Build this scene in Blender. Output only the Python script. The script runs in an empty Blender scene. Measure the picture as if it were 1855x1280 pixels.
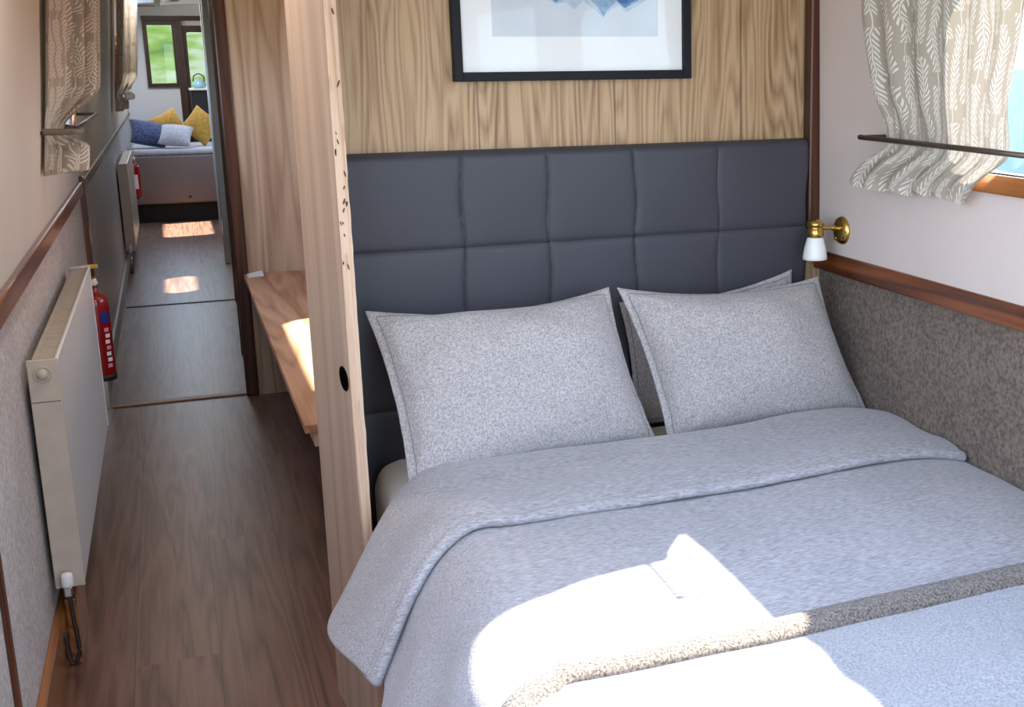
import bpy, bmesh, math, random
from mathutils import Vector, Matrix, noise
random.seed(7)
sc = bpy.context.scene
COL = sc.collection
R = math.radians

# ------------------------------------------------------------------ camera
EYE = 1.39
cam = bpy.data.cameras.new('camera')
camo = bpy.data.objects.new('camera', cam); COL.objects.link(camo)
cam.sensor_width = 36; cam.sensor_fit = 'HORIZONTAL'; cam.lens = 2226.64 * 36 / 1855
cam.shift_x = (927.5 - 1226.65) / 1855; cam.shift_y = (631.89 - 640) / 1855
cam.clip_start = .02; cam.clip_end = 400
yaw, pitch, roll = R(22.15722), R(13.1712), R(-.52272)
fw = Vector((math.sin(yaw)*math.cos(pitch), math.cos(yaw)*math.cos(pitch), -math.sin(pitch)))
rt = Vector((math.cos(yaw), -math.sin(yaw), 0)); up = rt.cross(fw)
r2 = rt*math.cos(roll) + up*math.sin(roll); u2 = -rt*math.sin(roll) + up*math.cos(roll)
camo.matrix_world = Matrix(((r2.x, u2.x, -fw.x, 0), (r2.y, u2.y, -fw.y, 0), (r2.z, u2.z, -fw.z, EYE), (0, 0, 0, 1)))
sc.camera = camo

# ------------------------------------------------------------------ view, world, sun
sc.view_settings.view_transform = 'Standard'; sc.view_settings.look = 'None'
sc.view_settings.gamma = 1; sc.view_settings.use_curve_mapping = False
sc.view_settings.exposure = 1.2
sc.cycles.max_bounces = 10; sc.cycles.diffuse_bounces = 6; sc.cycles.transparent_max_bounces = 12
sc.cycles.sample_clamp_indirect = 6; sc.cycles.caustics_reflective = False; sc.cycles.caustics_refractive = False
sc.cycles.use_denoising = True

w = bpy.data.worlds.new('sky'); sc.world = w; w.use_nodes = True
nt = w.node_tree; nt.nodes.clear()
wo = nt.nodes.new('ShaderNodeOutputWorld'); bg = nt.nodes.new('ShaderNodeBackground')
tc = nt.nodes.new('ShaderNodeTexCoord'); sp = nt.nodes.new('ShaderNodeSeparateXYZ'); cr = nt.nodes.new('ShaderNodeValToRGB')
mr = nt.nodes.new('ShaderNodeMapRange'); mr.inputs['From Min'].default_value = -.3; mr.inputs['From Max'].default_value = 1
nt.links.new(tc.outputs['Generated'], sp.inputs[0]); nt.links.new(sp.outputs['Z'], mr.inputs['Value'])
nt.links.new(mr.outputs[0], cr.inputs[0]); nt.links.new(cr.outputs[0], bg.inputs[0]); nt.links.new(bg.outputs[0], wo.inputs[0])
e = cr.color_ramp.elements
e[0].position = .15; e[0].color = (.42, .46, .40, 1)
e[1].position = 1; e[1].color = (.36, .56, 1, 1)
k = e.new(.25); k.color = (.66, .82, 1, 1)
bg.inputs[1].default_value = 4.3

sun = bpy.data.lights.new('sun', 'SUN'); sun.energy = 19; sun.angle = R(.8); sun.color = (1, .93, .82)
suno = bpy.data.objects.new('sun', sun); COL.objects.link(suno)
suno.rotation_euler = Vector((-1.16, -.18, -1)).to_track_quat('-Z', 'Y').to_euler()

# ------------------------------------------------------------------ materials
def new_mat(name):
    m = bpy.data.materials.new(name); m.use_nodes = True
    return m, m.node_tree, m.node_tree.nodes['Principled BSDF']
def N(t, kind, **kw):
    n = t.nodes.new(kind)
    for a, b in kw.items():
        if a.startswith('i_'):
            n.inputs[a[2:].replace('_', ' ')].default_value = b
        else: setattr(n, a, b)
    return n
def L(t, a, b): t.links.new(a, b)
def coords(t, scale=(1, 1, 1), kind='Object', loc=(0, 0, 0), rot=(0, 0, 0)):
    c = N(t, 'ShaderNodeTexCoord'); m = N(t, 'ShaderNodeMapping')
    m.inputs['Scale'].default_value = scale; m.inputs['Location'].default_value = loc; m.inputs['Rotation'].default_value = rot
    L(t, c.outputs[kind], m.inputs[0]); return m.outputs[0]
def ramp(t, src, stops):
    r = N(t, 'ShaderNodeValToRGB'); el = r.color_ramp.elements
    el[0].position, el[0].color = stops[0][0], (*stops[0][1], 1)
    el[1].position, el[1].color = stops[-1][0], (*stops[-1][1], 1)
    for p, c in stops[1:-1]:
        q = el.new(p); q.color = (*c, 1)
    L(t, src, r.inputs[0]); return r.outputs[0]
def mth(t, op, a, b=None, c=None):
    m = N(t, 'ShaderNodeMath', operation=op)
    for i, v in enumerate((a, b, c)):
        if v is None: continue
        if isinstance(v, (int, float)): m.inputs[i].default_value = v
        else: L(t, v, m.inputs[i])
    return m.outputs[0]
def bump(t, bs, h, strength=.3, dist=.002):
    b = N(t, 'ShaderNodeBump'); b.inputs['Strength'].default_value = strength; b.inputs['Distance'].default_value = dist
    L(t, h, b.inputs['Height']); L(t, b.outputs[0], bs.inputs['Normal'])
def srgb(r, g, b):
    f = lambda c: (c/255/12.92) if c/255 <= .04045 else ((c/255+.055)/1.055)**2.4
    return (f(r), f(g), f(b))
def mixc(t, f, a, b, mode='MIX'):
    m = N(t, 'ShaderNodeMix', data_type='RGBA', blend_type=mode)
    if isinstance(f, (int, float)): m.inputs[0].default_value = f
    else: L(t, f, m.inputs[0])
    for i, v in ((6, a), (7, b)):
        if isinstance(v, tuple): m.inputs[i].default_value = (*v[:3], 1)
        else: L(t, v, m.inputs[i])
    return m.outputs[2]

def plain(name, col, rough=.5, metal=0, noise_amt=.06, nscale=30, spec=.5, coat=0):
    m, t, b = new_mat(name)
    n = N(t, 'ShaderNodeTexNoise', i_Scale=nscale, i_Detail=4.0); L(t, coords(t), n.inputs['Vector'])
    d = tuple(c*(1-noise_amt) for c in col); l = tuple(min(1, c*(1+noise_amt)) for c in col)
    L(t, ramp(t, n.outputs[0], [(.3, d), (.7, l)]), b.inputs['Base Color'])
    b.inputs['Roughness'].default_value = rough; b.inputs['Metallic'].default_value = metal
    b.inputs['Specular IOR Level'].default_value = spec; b.inputs['Coat Weight'].default_value = coat
    return m

def wood(name, dark, mid, light, axis='Z', rings=9, wide=5.0, long=.55, rough=.5, plank=0, fibre=.5, coat=0, seed=0., plank_tone=.35):
    """veneer: contour lines of a stretched noise give cathedral figure, fine fibres on top"""
    m, t, b = new_mat(name)
    c = N(t, 'ShaderNodeTexCoord'); s = N(t, 'ShaderNodeSeparateXYZ'); L(t, c.outputs['Object'], s.inputs[0])
    ax = {'X': 0, 'Y': 1, 'Z': 2}[axis]; oth = [i for i in range(3) if i != ax]
    al = s.outputs[ax]; a, o = s.outputs[oth[0]], s.outputs[oth[1]]
    pid = None
    if plank:
        q = mth(t, 'DIVIDE', a, plank); fl = mth(t, 'FLOOR', q)
        seg = mth(t, 'FLOOR', mth(t, 'ADD', mth(t, 'DIVIDE', al, 1.25), mth(t, 'MULTIPLY', fl, .37)))
        wn = N(t, 'ShaderNodeTexWhiteNoise', noise_dimensions='2D'); cc = N(t, 'ShaderNodeCombineXYZ')
        L(t, fl, cc.inputs[0]); L(t, seg, cc.inputs[1]); L(t, cc.outputs[0], wn.inputs['Vector']); pid = wn.outputs[0]
    v = N(t, 'ShaderNodeCombineXYZ')
    L(t, mth(t, 'MULTIPLY', a, wide), v.inputs[0]); L(t, mth(t, 'MULTIPLY', al, long), v.inputs[1])
    zz = mth(t, 'ADD', mth(t, 'MULTIPLY', o, wide), seed)
    if pid: zz = mth(t, 'ADD', zz, mth(t, 'MULTIPLY', pid, 37.))
    L(t, zz, v.inputs[2])
    n = N(t, 'ShaderNodeTexNoise', i_Scale=1.0, i_Detail=2.5, i_Roughness=.42); L(t, v.outputs[0], n.inputs['Vector'])
    fr = mth(t, 'FRACT', mth(t, 'MULTIPLY', n.outputs[0], rings))
    tri = mth(t, 'ABSOLUTE', mth(t, 'SUBTRACT', fr, .5))            # 0..0.5
    v2 = N(t, 'ShaderNodeCombineXYZ')
    L(t, mth(t, 'MULTIPLY', a, 260.), v2.inputs[0]); L(t, mth(t, 'MULTIPLY', al, 5.), v2.inputs[1]); L(t, mth(t, 'MULTIPLY', o, 260.), v2.inputs[2])
    n2 = N(t, 'ShaderNodeTexNoise', i_Scale=1.0, i_Detail=3.0); L(t, v2.outputs[0], n2.inputs['Vector'])
    v3 = N(t, 'ShaderNodeCombineXYZ')
    L(t, mth(t, 'MULTIPLY', a, 22.), v3.inputs[0]); L(t, mth(t, 'MULTIPLY', al, .8), v3.inputs[1]); L(t, zz, v3.inputs[2])
    n3 = N(t, 'ShaderNodeTexNoise', i_Scale=1.0, i_Detail=2.0); L(t, v3.outputs[0], n3.inputs['Vector'])
    f = mth(t, 'ADD', mth(t, 'MULTIPLY', tri, .9), mth(t, 'MULTIPLY', n2.outputs[0], fibre))
    f = mth(t, 'ADD', f, mth(t, 'MULTIPLY', mth(t, 'SUBTRACT', n3.outputs[0], .5), .6))
    if pid: f = mth(t, 'ADD', f, mth(t, 'MULTIPLY', mth(t, 'SUBTRACT', pid, .5), plank_tone))
    col = ramp(t, f, [(.12, dark), (.42, mid), (.78, light)])
    if plank:
        e1 = mth(t, 'ABSOLUTE', mth(t, 'SUBTRACT', mth(t, 'FRACT', q), .5))
        gap = mth(t, 'GREATER_THAN', e1, .4935)
        col = mixc(t, mth(t, 'MULTIPLY', gap, .55), col, tuple(x*.35 for x in dark))
    L(t, col, b.inputs['Base Color']); b.inputs['Roughness'].default_value = rough; b.inputs['Coat Weight'].default_value = coat
    b.inputs['Coat Roughness'].default_value = .2
    bump(t, b, f, .12, .001)
    return m

def cloth(name, c1, c2, scale=230, stretch=(1, 1, 1), bs=.5, bd=.0015, rough=.95, sheen=.3, detail=3.0, big=.06):
    m, t, b = new_mat(name)
    n = N(t, 'ShaderNodeTexNoise', i_Scale=float(scale), i_Detail=detail, i_Roughness=.6); L(t, coords(t, stretch), n.inputs['Vector'])
    g = N(t, 'ShaderNodeTexNoise', i_Scale=7.0, i_Detail=3.0); L(t, coords(t), g.inputs['Vector'])
    col = ramp(t, n.outputs[0], [(.34, c1), (.66, c2)])
    col = mixc(t, 1.0, col, ramp(t, g.outputs[0], [(.3, (1-big,)*3), (.7, (1, 1, 1))]), 'MULTIPLY')
    L(t, col, b.inputs['Base Color']); b.inputs['Roughness'].default_value = rough
    b.inputs['Sheen Weight'].default_value = sheen; b.inputs['Sheen Roughness'].default_value = .5
    b.inputs['Specular IOR Level'].default_value = .15
    bump(t, b, n.outputs[0], bs, bd)
    return m

M = {}
M['floor'] = wood('floor_laminate', srgb(84, 59, 48), srgb(110, 81, 68), srgb(130, 99, 85), 'Y', rings=8, wide=13, long=.75, rough=.36, plank=.19, fibre=.55, plank_tone=.14)
M['veneer'] = wood('walnut_veneer', srgb(108, 76, 48), srgb(160, 126, 92), srgb(192, 159, 122), 'Z', rings=24, wide=8, long=.8, rough=.5, fibre=.75, seed=3.3, plank=.31, plank_tone=.08)
M['oak'] = wood('pale_oak', srgb(160, 132, 108), srgb(188, 161, 136), srgb(203, 178, 154), 'Z', rings=7, wide=9, long=.5, rough=.55, fibre=.35, seed=9)
M['oak_light'] = wood('light_oak', srgb(190, 166, 148), srgb(206, 184, 166), srgb(216, 196, 180), 'Z', rings=5, wide=9, long=.3, rough=.55, fibre=.35, seed=5)
M['shelf'] = wood('shelf_oak', srgb(150, 104, 76), srgb(188, 142, 110), srgb(204, 162, 130), 'Y', rings=6, wide=7, long=.8, rough=.45, fibre=.35, seed=2)
M['mahogany'] = wood('mahogany', srgb(62, 27, 12), srgb(102, 50, 25), srgb(128, 68, 36), 'Z', rings=5, wide=14, long=.6, rough=.3, fibre=.3, coat=.4)
M['mahogany_y'] = wood('mahogany_rail', srgb(84, 40, 16), srgb(124, 65, 30), srgb(148, 86, 44), 'Y', rings=5, wide=14, long=.6, rough=.22, fibre=.3, coat=.4)
M['ply_edge'] = wood('plywood_edge', srgb(128, 90, 66), srgb(188, 150, 122), srgb(212, 180, 154), 'Z', rings=3, wide=60, long=.5, rough=.7, fibre=.8, seed=1)
M['wall'] = plain('cream_lining', srgb(204, 196, 186), .6, noise_amt=.03, nscale=3)
M['wall_pink'] = plain('pale_lining', srgb(218, 202, 196), .7, noise_amt=.03, nscale=5)
M['wall_grey'] = plain('grey_panel', srgb(176, 178, 180), .45, noise_amt=.03, nscale=4)
M['corridor'] = wood('taupe_panel', srgb(92, 80, 72), srgb(120, 106, 96), srgb(138, 124, 112), 'Z', rings=4, wide=9, rough=.4)
M['carpet'] = cloth('speckled_lining', srgb(158, 146, 140), srgb(204, 194, 188), 110, bs=.5, bd=.002, detail=5, sheen=.1, big=.14)
M['carpet_shaded'] = cloth('shaded_speckled_lining', srgb(98, 84, 76), srgb(144, 128, 117), 120, bs=.5, bd=.002, detail=5, sheen=.1, big=.14)  # darker copy of the speckled lining, right wall's shade put into its colour
M['duvet'] = cloth('heather_linen', srgb(138, 133, 136), srgb(188, 182, 185), 240, (.28, 1.6, 1.6), bs=.4, bd=.0012, big=.1)
M['pillow'] = cloth('heather_pillow', srgb(148, 140, 138), srgb(198, 190, 189), 260, bs=.35, bd=.001)
M['blanket'] = cloth('knitted_throw', srgb(140, 137, 140), srgb(182, 178, 182), 260, bs=1.0, bd=.004)
M['pile'] = cloth('throw_edge_pile', srgb(64, 55, 49), srgb(158, 142, 130), 260, bs=1.0, bd=.006, detail=4)
M['sheet'] = plain('white_sheet', srgb(226, 218, 208), .9, noise_amt=.02, nscale=8, spec=.2)
M['leather'] = plain('charcoal_upholstery', srgb(66, 65, 72), .5, noise_amt=.05, nscale=240, spec=.35)
M['thread'] = plain('seam_thread', srgb(34, 33, 38), .8)
M['white_metal'] = plain('white_enamel', srgb(226, 226, 224), .28, noise_amt=.01)
M['grille'] = plain('radiator_grille', srgb(190, 176, 160), .45)
M['brass'] = plain('brass', srgb(206, 170, 92), .22, metal=1, noise_amt=.04)
M['chrome'] = plain('chrome', srgb(205, 205, 205), .18, metal=1, noise_amt=.02)
M['black'] = plain('black_plastic', srgb(26, 26, 28), .5)
M['dark'] = plain('dark_void_board', srgb(16, 15, 16), .8)
M['bronze'] = plain('dark_bronze', srgb(92, 80, 72), .35, metal=.6)
M['red'] = plain('red_enamel', srgb(150, 16, 22), .25, noise_amt=.03, coat=.5)
M['yellow'] = plain('yellow_plastic', srgb(218, 176, 60), .45)
M['blue'] = plain('blue_label', srgb(28, 48, 130), .5)
M['white'] = plain('white_print', srgb(232, 230, 228), .6, noise_amt=.02)
M['frame'] = plain('black_frame', srgb(26, 26, 32), .6, noise_amt=.05, spec=.25)
M['mat'] = plain('white_mount', srgb(244, 244, 246), .7, noise_amt=.01)
M['shade'] = None
M['ceil'] = plain('white_ceiling', srgb(214, 214, 210), .5, noise_amt=.02, nscale=3)
M['tie'] = plain('tie_fabric', srgb(120, 108, 98), .8)
M['copper'] = plain('dark_pipe', srgb(50, 44, 42), .45, metal=.3)
M['window_wood'] = wood('varnished_wood', srgb(104, 58, 24), srgb(152, 92, 44), srgb(184, 120, 62), 'Y', rings=5, wide=14, rough=.22, fibre=.3, coat=.6)
M['sofa'] = cloth('taupe_upholstery', srgb(116, 104, 98), srgb(136, 124, 116), 160)
M['navy'] = cloth('navy_cushion_cloth', srgb(44, 52, 84), srgb(96, 106, 140), 60)
M['palegrey'] = cloth('pale_cushion_cloth', srgb(176, 176, 180), srgb(206, 206, 210), 60)
M['mustard'] = cloth('mustard_cushion_cloth', srgb(176, 132, 52), srgb(208, 164, 82), 60)
M['mahog_dark'] = plain('dark_door_wood', srgb(66, 42, 28), .4, noise_amt=.2, nscale=12)
M['mahog_red'] = wood('dark_mahogany', srgb(44, 20, 10), srgb(72, 34, 18), srgb(92, 46, 25), 'Z', rings=5, wide=14, long=.6, rough=.35, fibre=.3)
M['stitch'] = plain('grey_stitching', srgb(124, 120, 126), .9)
M['thresh'] = wood('threshold_oak', srgb(110, 78, 58), srgb(150, 112, 88), srgb(170, 130, 104), 'X', rings=4, wide=10, rough=.45)
M['kettle'] = plain('pale_blue_enamel', srgb(150, 190, 205), .2)

def glass_mat(name, tint=(1, 1, 1), refl=.08):
    m, t, b = new_mat(name); t.nodes.remove(b)
    out = t.nodes['Material Output']
    tr = N(t, 'ShaderNodeBsdfTransparent'); tr.inputs[0].default_value = (*tint, 1)
    gl = N(t, 'ShaderNodeBsdfGlossy'); gl.inputs['Roughness'].default_value = .02
    mx = N(t, 'ShaderNodeMixShader'); fr = N(t, 'ShaderNodeFresnel'); fr.inputs[0].default_value = 1.35
    ge = N(t, 'ShaderNodeNewGeometry')
    L(t, mth(t, 'MULTIPLY', fr.outputs[0], mth(t, 'SUBTRACT', 1., ge.outputs['Backfacing'])), mx.inputs[0]); L(t, tr.outputs[0], mx.inputs[1]); L(t, gl.outputs[0], mx.inputs[2]); L(t, mx.outputs[0], out.inputs[0])
    return m
M['glass'] = glass_mat('window_glass', (.97, .99, .98))
M['pic_glass'] = glass_mat('picture_glass', (1, 1, 1))

def opal():
    m, t, b = new_mat('opal_glass')
    b.inputs['Base Color'].default_value = (.86, .84, .82, 1); b.inputs['Roughness'].default_value = .25
    b.inputs['Subsurface Weight'].default_value = .3; b.inputs['Subsurface Radius'].default_value = (.02, .02, .02)
    return m
M['shade'] = opal()

def curtain_mat():
    """taupe cloth with white fern sprigs: chevron leaflets either side of a stem, in columns; UV is in metres of cloth"""
    m, t, b = new_mat('fern_curtain')
    uv = N(t, 'ShaderNodeUVMap'); s = N(t, 'ShaderNodeSeparateXYZ'); L(t, uv.outputs[0], s.inputs[0])
    n = N(t, 'ShaderNodeTexNoise', i_Scale=13.0, i_Detail=1.0); L(t, uv.outputs[0], n.inputs['Vector'])
    u = mth(t, 'ADD', s.outputs[0], mth(t, 'MULTIPLY', mth(t, 'SUBTRACT', n.outputs[0], .5), .075)); v = s.outputs[1]
    P = .050
    q = mth(t, 'DIVIDE', u, P); col = mth(t, 'FLOOR', q); d = mth(t, 'ABSOLUTE', mth(t, 'SUBTRACT', mth(t, 'FRACT', q), .5))   # 0 at stem, .5 between
    par = mth(t, 'SUBTRACT', mth(t, 'MULTIPLY', mth(t, 'MODULO', mth(t, 'ABSOLUTE', col), 2.), 2.), 1.)
    vv = mth(t, 'ADD', mth(t, 'MULTIPLY', v, par), mth(t, 'MULTIPLY', col, .031))
    ph = mth(t, 'FRACT', mth(t, 'SUBTRACT', mth(t, 'MULTIPLY', vv, 84.), mth(t, 'MULTIPLY', d, 4.2)))
    leaf = mth(t, 'LESS_THAN', mth(t, 'ABSOLUTE', mth(t, 'SUBTRACT', ph, .5)), .23)
    leaf = mth(t, 'MULTIPLY', leaf, mth(t, 'LESS_THAN', d, .36)); leaf = mth(t, 'MULTIPLY', leaf, mth(t, 'GREATER_THAN', d, .07))
    sprig = mth(t, 'FRACT', mth(t, 'MULTIPLY', vv, 5.5)); leaf = mth(t, 'MULTIPLY', leaf, mth(t, 'LESS_THAN', sprig, .86))
    stem = mth(t, 'LESS_THAN', d, .03)
    f = mth(t, 'MAXIMUM', leaf, stem)
    n2 = N(t, 'ShaderNodeTexNoise', i_Scale=700.0, i_Detail=2.0); L(t, uv.outputs[0], n2.inputs['Vector'])
    base = ramp(t, n2.outputs[0], [(.3, srgb(158, 144, 130)), (.7, srgb(184, 172, 158))])
    c = mixc(t, f, base, srgb(222, 216, 206)); L(t, c, b.inputs['Base Color'])
    b.inputs['Roughness'].default_value = .85; b.inputs['Specular IOR Level'].default_value = .2
    out = t.nodes['Material Output']; tl = N(t, 'ShaderNodeBsdfTranslucent'); L(t, c, tl.inputs[0]); mx = N(t, 'ShaderNodeMixShader'); mx.inputs[0].default_value = .075
    L(t, b.outputs[0], mx.inputs[1]); L(t, tl.outputs[0], mx.inputs[2]); L(t, mx.outputs[0], out.inputs[0])
    return m
M['curtain'] = curtain_mat()

def art_mat():
    m, t, b = new_mat('print_paper')
    n = N(t, 'ShaderNodeTexNoise', i_Scale=4.0, i_Detail=4.0); L(t, coords(t), n.inputs['Vector'])
    L(t, ramp(t, n.outputs[0], [(.35, srgb(204, 207, 214)), (.65, srgb(216, 224, 236))]), b.inputs['Base Color']); b.inputs['Roughness'].default_value = .7
    return m
M['paper'] = art_mat()
def ink(name, a, c):
    m, t, b = new_mat(name)
    n = N(t, 'ShaderNodeTexNoise', i_Scale=38.0, i_Detail=6.0); L(t, coords(t, (1, 1, .7)), n.inputs['Vector'])
    L(t, ramp(t, n.outputs[0], [(.36, a), (.6, c)]), b.inputs['Base Color']); b.inputs['Roughness'].default_value = .7
    return m
M['ink_pale'] = ink('pale_blue_wash', srgb(164, 186, 214), srgb(200, 212, 228))
M['ink_mid'] = ink('mid_blue_wash', srgb(84, 134, 184), srgb(150, 180, 212))
M['ink_deep'] = ink('deep_blue_wash', srgb(36, 96, 158), srgb(84, 138, 190))

def grass_mat():
    m, t, b = new_mat('grass_bank')
    n = N(t, 'ShaderNodeTexNoise', i_Scale=1.1, i_Detail=6.0); L(t, coords(t), n.inputs['Vector'])
    L(t, ramp(t, n.outputs[0], [(.34, srgb(30, 42, 20)), (.48, srgb(48, 60, 26)), (.58, srgb(66, 70, 56))]), b.inputs['Base Color']); b.inputs['Specular IOR Level'].default_value = 0
    b.inputs['Roughness'].default_value = .9
    return m
M['grass'] = grass_mat()
def water_mat():
    m, t, b = new_mat('canal_water')
    n = N(t, 'ShaderNodeTexNoise', i_Scale=6.0, i_Detail=4.0); L(t, coords(t), n.inputs['Vector'])
    L(t, ramp(t, n.outputs[0], [(.3, srgb(4, 36, 38)), (.7, srgb(8, 46, 48))]), b.inputs['Base Color'])
    b.inputs['Roughness'].default_value = .6; b.inputs['Specular IOR Level'].default_value = .05; bump(t, b, n.outputs[0], .05, .02)
    return m
M['water'] = water_mat()

# ------------------------------------------------------------------ mesh helpers
def fin(name, bm, mats, parent=None, smooth=False, recalc=True):
    if recalc: bmesh.ops.recalc_face_normals(bm, faces=bm.faces)
    me = bpy.data.meshes.new(name); bm.to_mesh(me); bm.free()
    for m in (mats if isinstance(mats, (list, tuple)) else [mats]): me.materials.append(m)
    if smooth:
        for p in me.polygons: p.use_smooth = True
    o = bpy.data.objects.new(name, me); COL.objects.link(o)
    if parent:
        o.parent = parent; bpy.context.view_layer.update(); o.matrix_parent_inverse = parent.matrix_world.inverted()
    return o
def box(bm, lo, hi, bev=0, mi=0, seg=2):
    vs = [bm.verts.new((x, y, z)) for x in (lo[0], hi[0]) for y in (lo[1], hi[1]) for z in (lo[2], hi[2])]
    fs = [bm.faces.new([vs[i] for i in q]) for q in ((0, 1, 3, 2), (4, 6, 7, 5), (0, 4, 5, 1), (2, 3, 7, 6), (0, 2, 6, 4), (1, 5, 7, 3))]
    for f in fs: f.material_index = mi
    if bev:
        ed = list({e for f in fs for e in f.edges})
        bmesh.ops.bevel(bm, geom=ed, offset=bev, segments=seg, affect='EDGES', profile=.5)
    return bm
def B(name, lo, hi, m, parent=None, bev=.003, smooth=False):
    bm = bmesh.new(); box(bm, lo, hi, bev); return fin(name, bm, m, parent, smooth)
def lathe(bm, prof, c=(0, 0, 0), axis='Z', n=32, mi=0, cap=True):
    rings = []
    for r, h in prof:
        ring = []
        for i in range(n):
            a = 2*math.pi*i/n; p = (r*math.cos(a), r*math.sin(a), h)
            if axis == 'X': p = (p[2], p[0], p[1])
            if axis == 'Y': p = (p[0], p[2], p[1])
            ring.append(bm.verts.new((p[0]+c[0], p[1]+c[1], p[2]+c[2])))
        rings.append(ring)
    for a, b in zip(rings, rings[1:]):
        for i in range(n):
            f = bm.faces.new((a[i], a[(i+1) % n], b[(i+1) % n], b[i])); f.material_index = mi; f.smooth = True
    if cap:
        for r_ in (rings[0], rings[-1]):
            f = bm.faces.new(r_); f.material_index = mi
    return bm
def tube(bm, pts, r, n=10, mi=0):
    pts = [Vector(p) for p in pts]; rings = []
    for i, p in enumerate(pts):
        d = (pts[min(i+1, len(pts)-1)] - pts[max(i-1, 0)]).normalized()
        a = d.cross(Vector((0, 0, 1)))
        if a.length < .1: a = d.cross(Vector((1, 0, 0)))
        a.normalize(); b = d.cross(a)
        rr = r[i] if isinstance(r, (list, tuple)) else r
        rings.append([bm.verts.new(p + a*rr*math.cos(2*math.pi*k/n) + b*rr*math.sin(2*math.pi*k/n)) for k in range(n)])
    for a, b in zip(rings, rings[1:]):
        for i in range(n):
            f = bm.faces.new((a[i], a[(i+1) % n], b[(i+1) % n], b[i])); f.smooth = True; f.material_index = mi
    bm.faces.new(rings[0]); bm.faces.new(rings[-1]); return bm
def spline(ctrl, n=8):
    out = []; c = [Vector(p) for p in ctrl]; c = [c[0]] + c + [c[-1]]
    for i in range(1, len(c)-2):
        for k in range(n):
            t = k/n; a, b, d, e_ = c[i-1], c[i], c[i+1], c[i+2]
            out.append(.5*((2*b)+(-a+d)*t+(2*a-5*b+4*d-e_)*t*t+(-a+3*b-3*d+e_)*t**3))
    out.append(c[-2]); return out
def rrect(y0, y1, h0, h1, r, n=8):
    out = []
    for cx, cy, a0 in ((y1-r, h1-r, 0), (y0+r, h1-r, 90), (y0+r, h0+r, 180), (y1-r, h0+r, 270)):
        for i in range(n+1):
            a = R(a0+90*i/n); out.append((cx+r*math.cos(a), cy+r*math.sin(a)))
    return out
def plate(name, outline, holes, thick, mapf, m, parent=None):
    """flat board with holes; mapf maps (u, v, w) to the world, w across the thickness"""
    cu = bpy.data.curves.new('c', 'CURVE'); cu.dimensions = '2D'; cu.fill_mode = 'BOTH'; cu.extrude = thick/2
    for poly in [outline]+holes:
        s = cu.splines.new('POLY'); s.points.add(len(poly)-1)
        for p, q in zip(s.points, poly): p.co = (q[0], q[1], 0, 1)
        s.use_cyclic_u = True
    o = bpy.data.objects.new('c', cu); COL.objects.link(o); bpy.context.view_layer.update()
    me = bpy.data.meshes.new_from_object(o.evaluated_get(bpy.context.evaluated_depsgraph_get()))
    bpy.data.objects.remove(o); bpy.data.curves.remove(cu)
    bm = bmesh.new(); bm.from_mesh(me); bpy.data.meshes.remove(me)
    bmesh.ops.remove_doubles(bm, verts=bm.verts, dist=1e-5)
    for v in bm.verts: v.co = mapf(*v.co)
    return fin(name, bm, m, parent)
def empty(name, loc, label=None, cat=None, group=None):
    o = bpy.data.objects.new(name, None); COL.objects.link(o); o.location = loc; o.empty_display_size = .05
    bpy.context.view_layer.update()
    return tag(o, label, cat, group)
def tag(o, label=None, cat=None, group=None, kind=None):
    if label: o['label'] = label
    if cat: o['category'] = cat
    if group: o['group'] = group
    if kind: o['kind'] = kind
    return o
def struct(o): o['kind'] = 'structure'; return o

XL, XR = -.35, 1.455          # side linings below the gunwale
TL, TR = .10, .022            # inward lean above it, per metre
def left(y, h, w_=0): return Vector((XL + TL*(h-.92) + w_, y, h))
def right(y, h, w_=0): return Vector((1.437 - TR*(h-.92) + w_, y, h))
CEIL = 1.95; Y0, Y1 = -1.3, 14.0

# ------------------------------------------------------------------ setting
struct(B('floor', (XL-.06, Y0, -.05), (XR+.06, Y1+.1, 0), M['floor'], bev=0))
bm = bmesh.new(); n = 14
def arch(x): return CEIL + .05*(1-((x-.55)/.95)**2)
hatch = (0.45, 1.15, -.4, .9)     # rear roof hatch above the bed foot
for (xa, xb, ya, yb) in ((-.4, 1.5, Y0-.05, hatch[2]), (-.4, hatch[0], hatch[2], hatch[3]), (hatch[1], 1.5, hatch[2], hatch[3]), (-.4, 1.5, hatch[3], 10.6), (.02, 1.5, 10.6, 13.2), (-.4, 1.5, 13.2, Y1+.1)):
    xs = [xa+(xb-xa)*i/n for i in range(n+1)]
    for j in range(n):
        a, b = xs[j], xs[j+1]
        q = [(a, ya, arch(a)), (b, ya, arch(b)), (b, yb, arch(b)), (a, yb, arch(a)), (a, ya, arch(a)+.04), (b, ya, arch(b)+.04), (b, yb, arch(b)+.04), (a, yb, arch(a)+.04)]
        vs = [bm.verts.new(p) for p in q]
        for f in ((3, 2, 1, 0), (4, 5, 6, 7), (0, 1, 5, 4), (2, 3, 7, 6)): bm.faces.new([vs[i] for i in f])
struct(fin('ceiling', bm, M['ceil']))

WINR = [(.72, 2.05, 1.178, 1.58), (3.46, 4.54, 1.17, 1.53), (8.46, 9.1, 1.15, 1.36), (11.25, 12.3, .98, 1.36), (-1.0, .3, 1.17, 1.62)]  # last one is unseen, added to let more daylight into the cabin
WINL = [(-.9, 1.5, 1.02, 1.74), (4.28, 5.15, 1.17, 1.58), (9.9, 11.3, 1.17, 1.58)]
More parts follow.
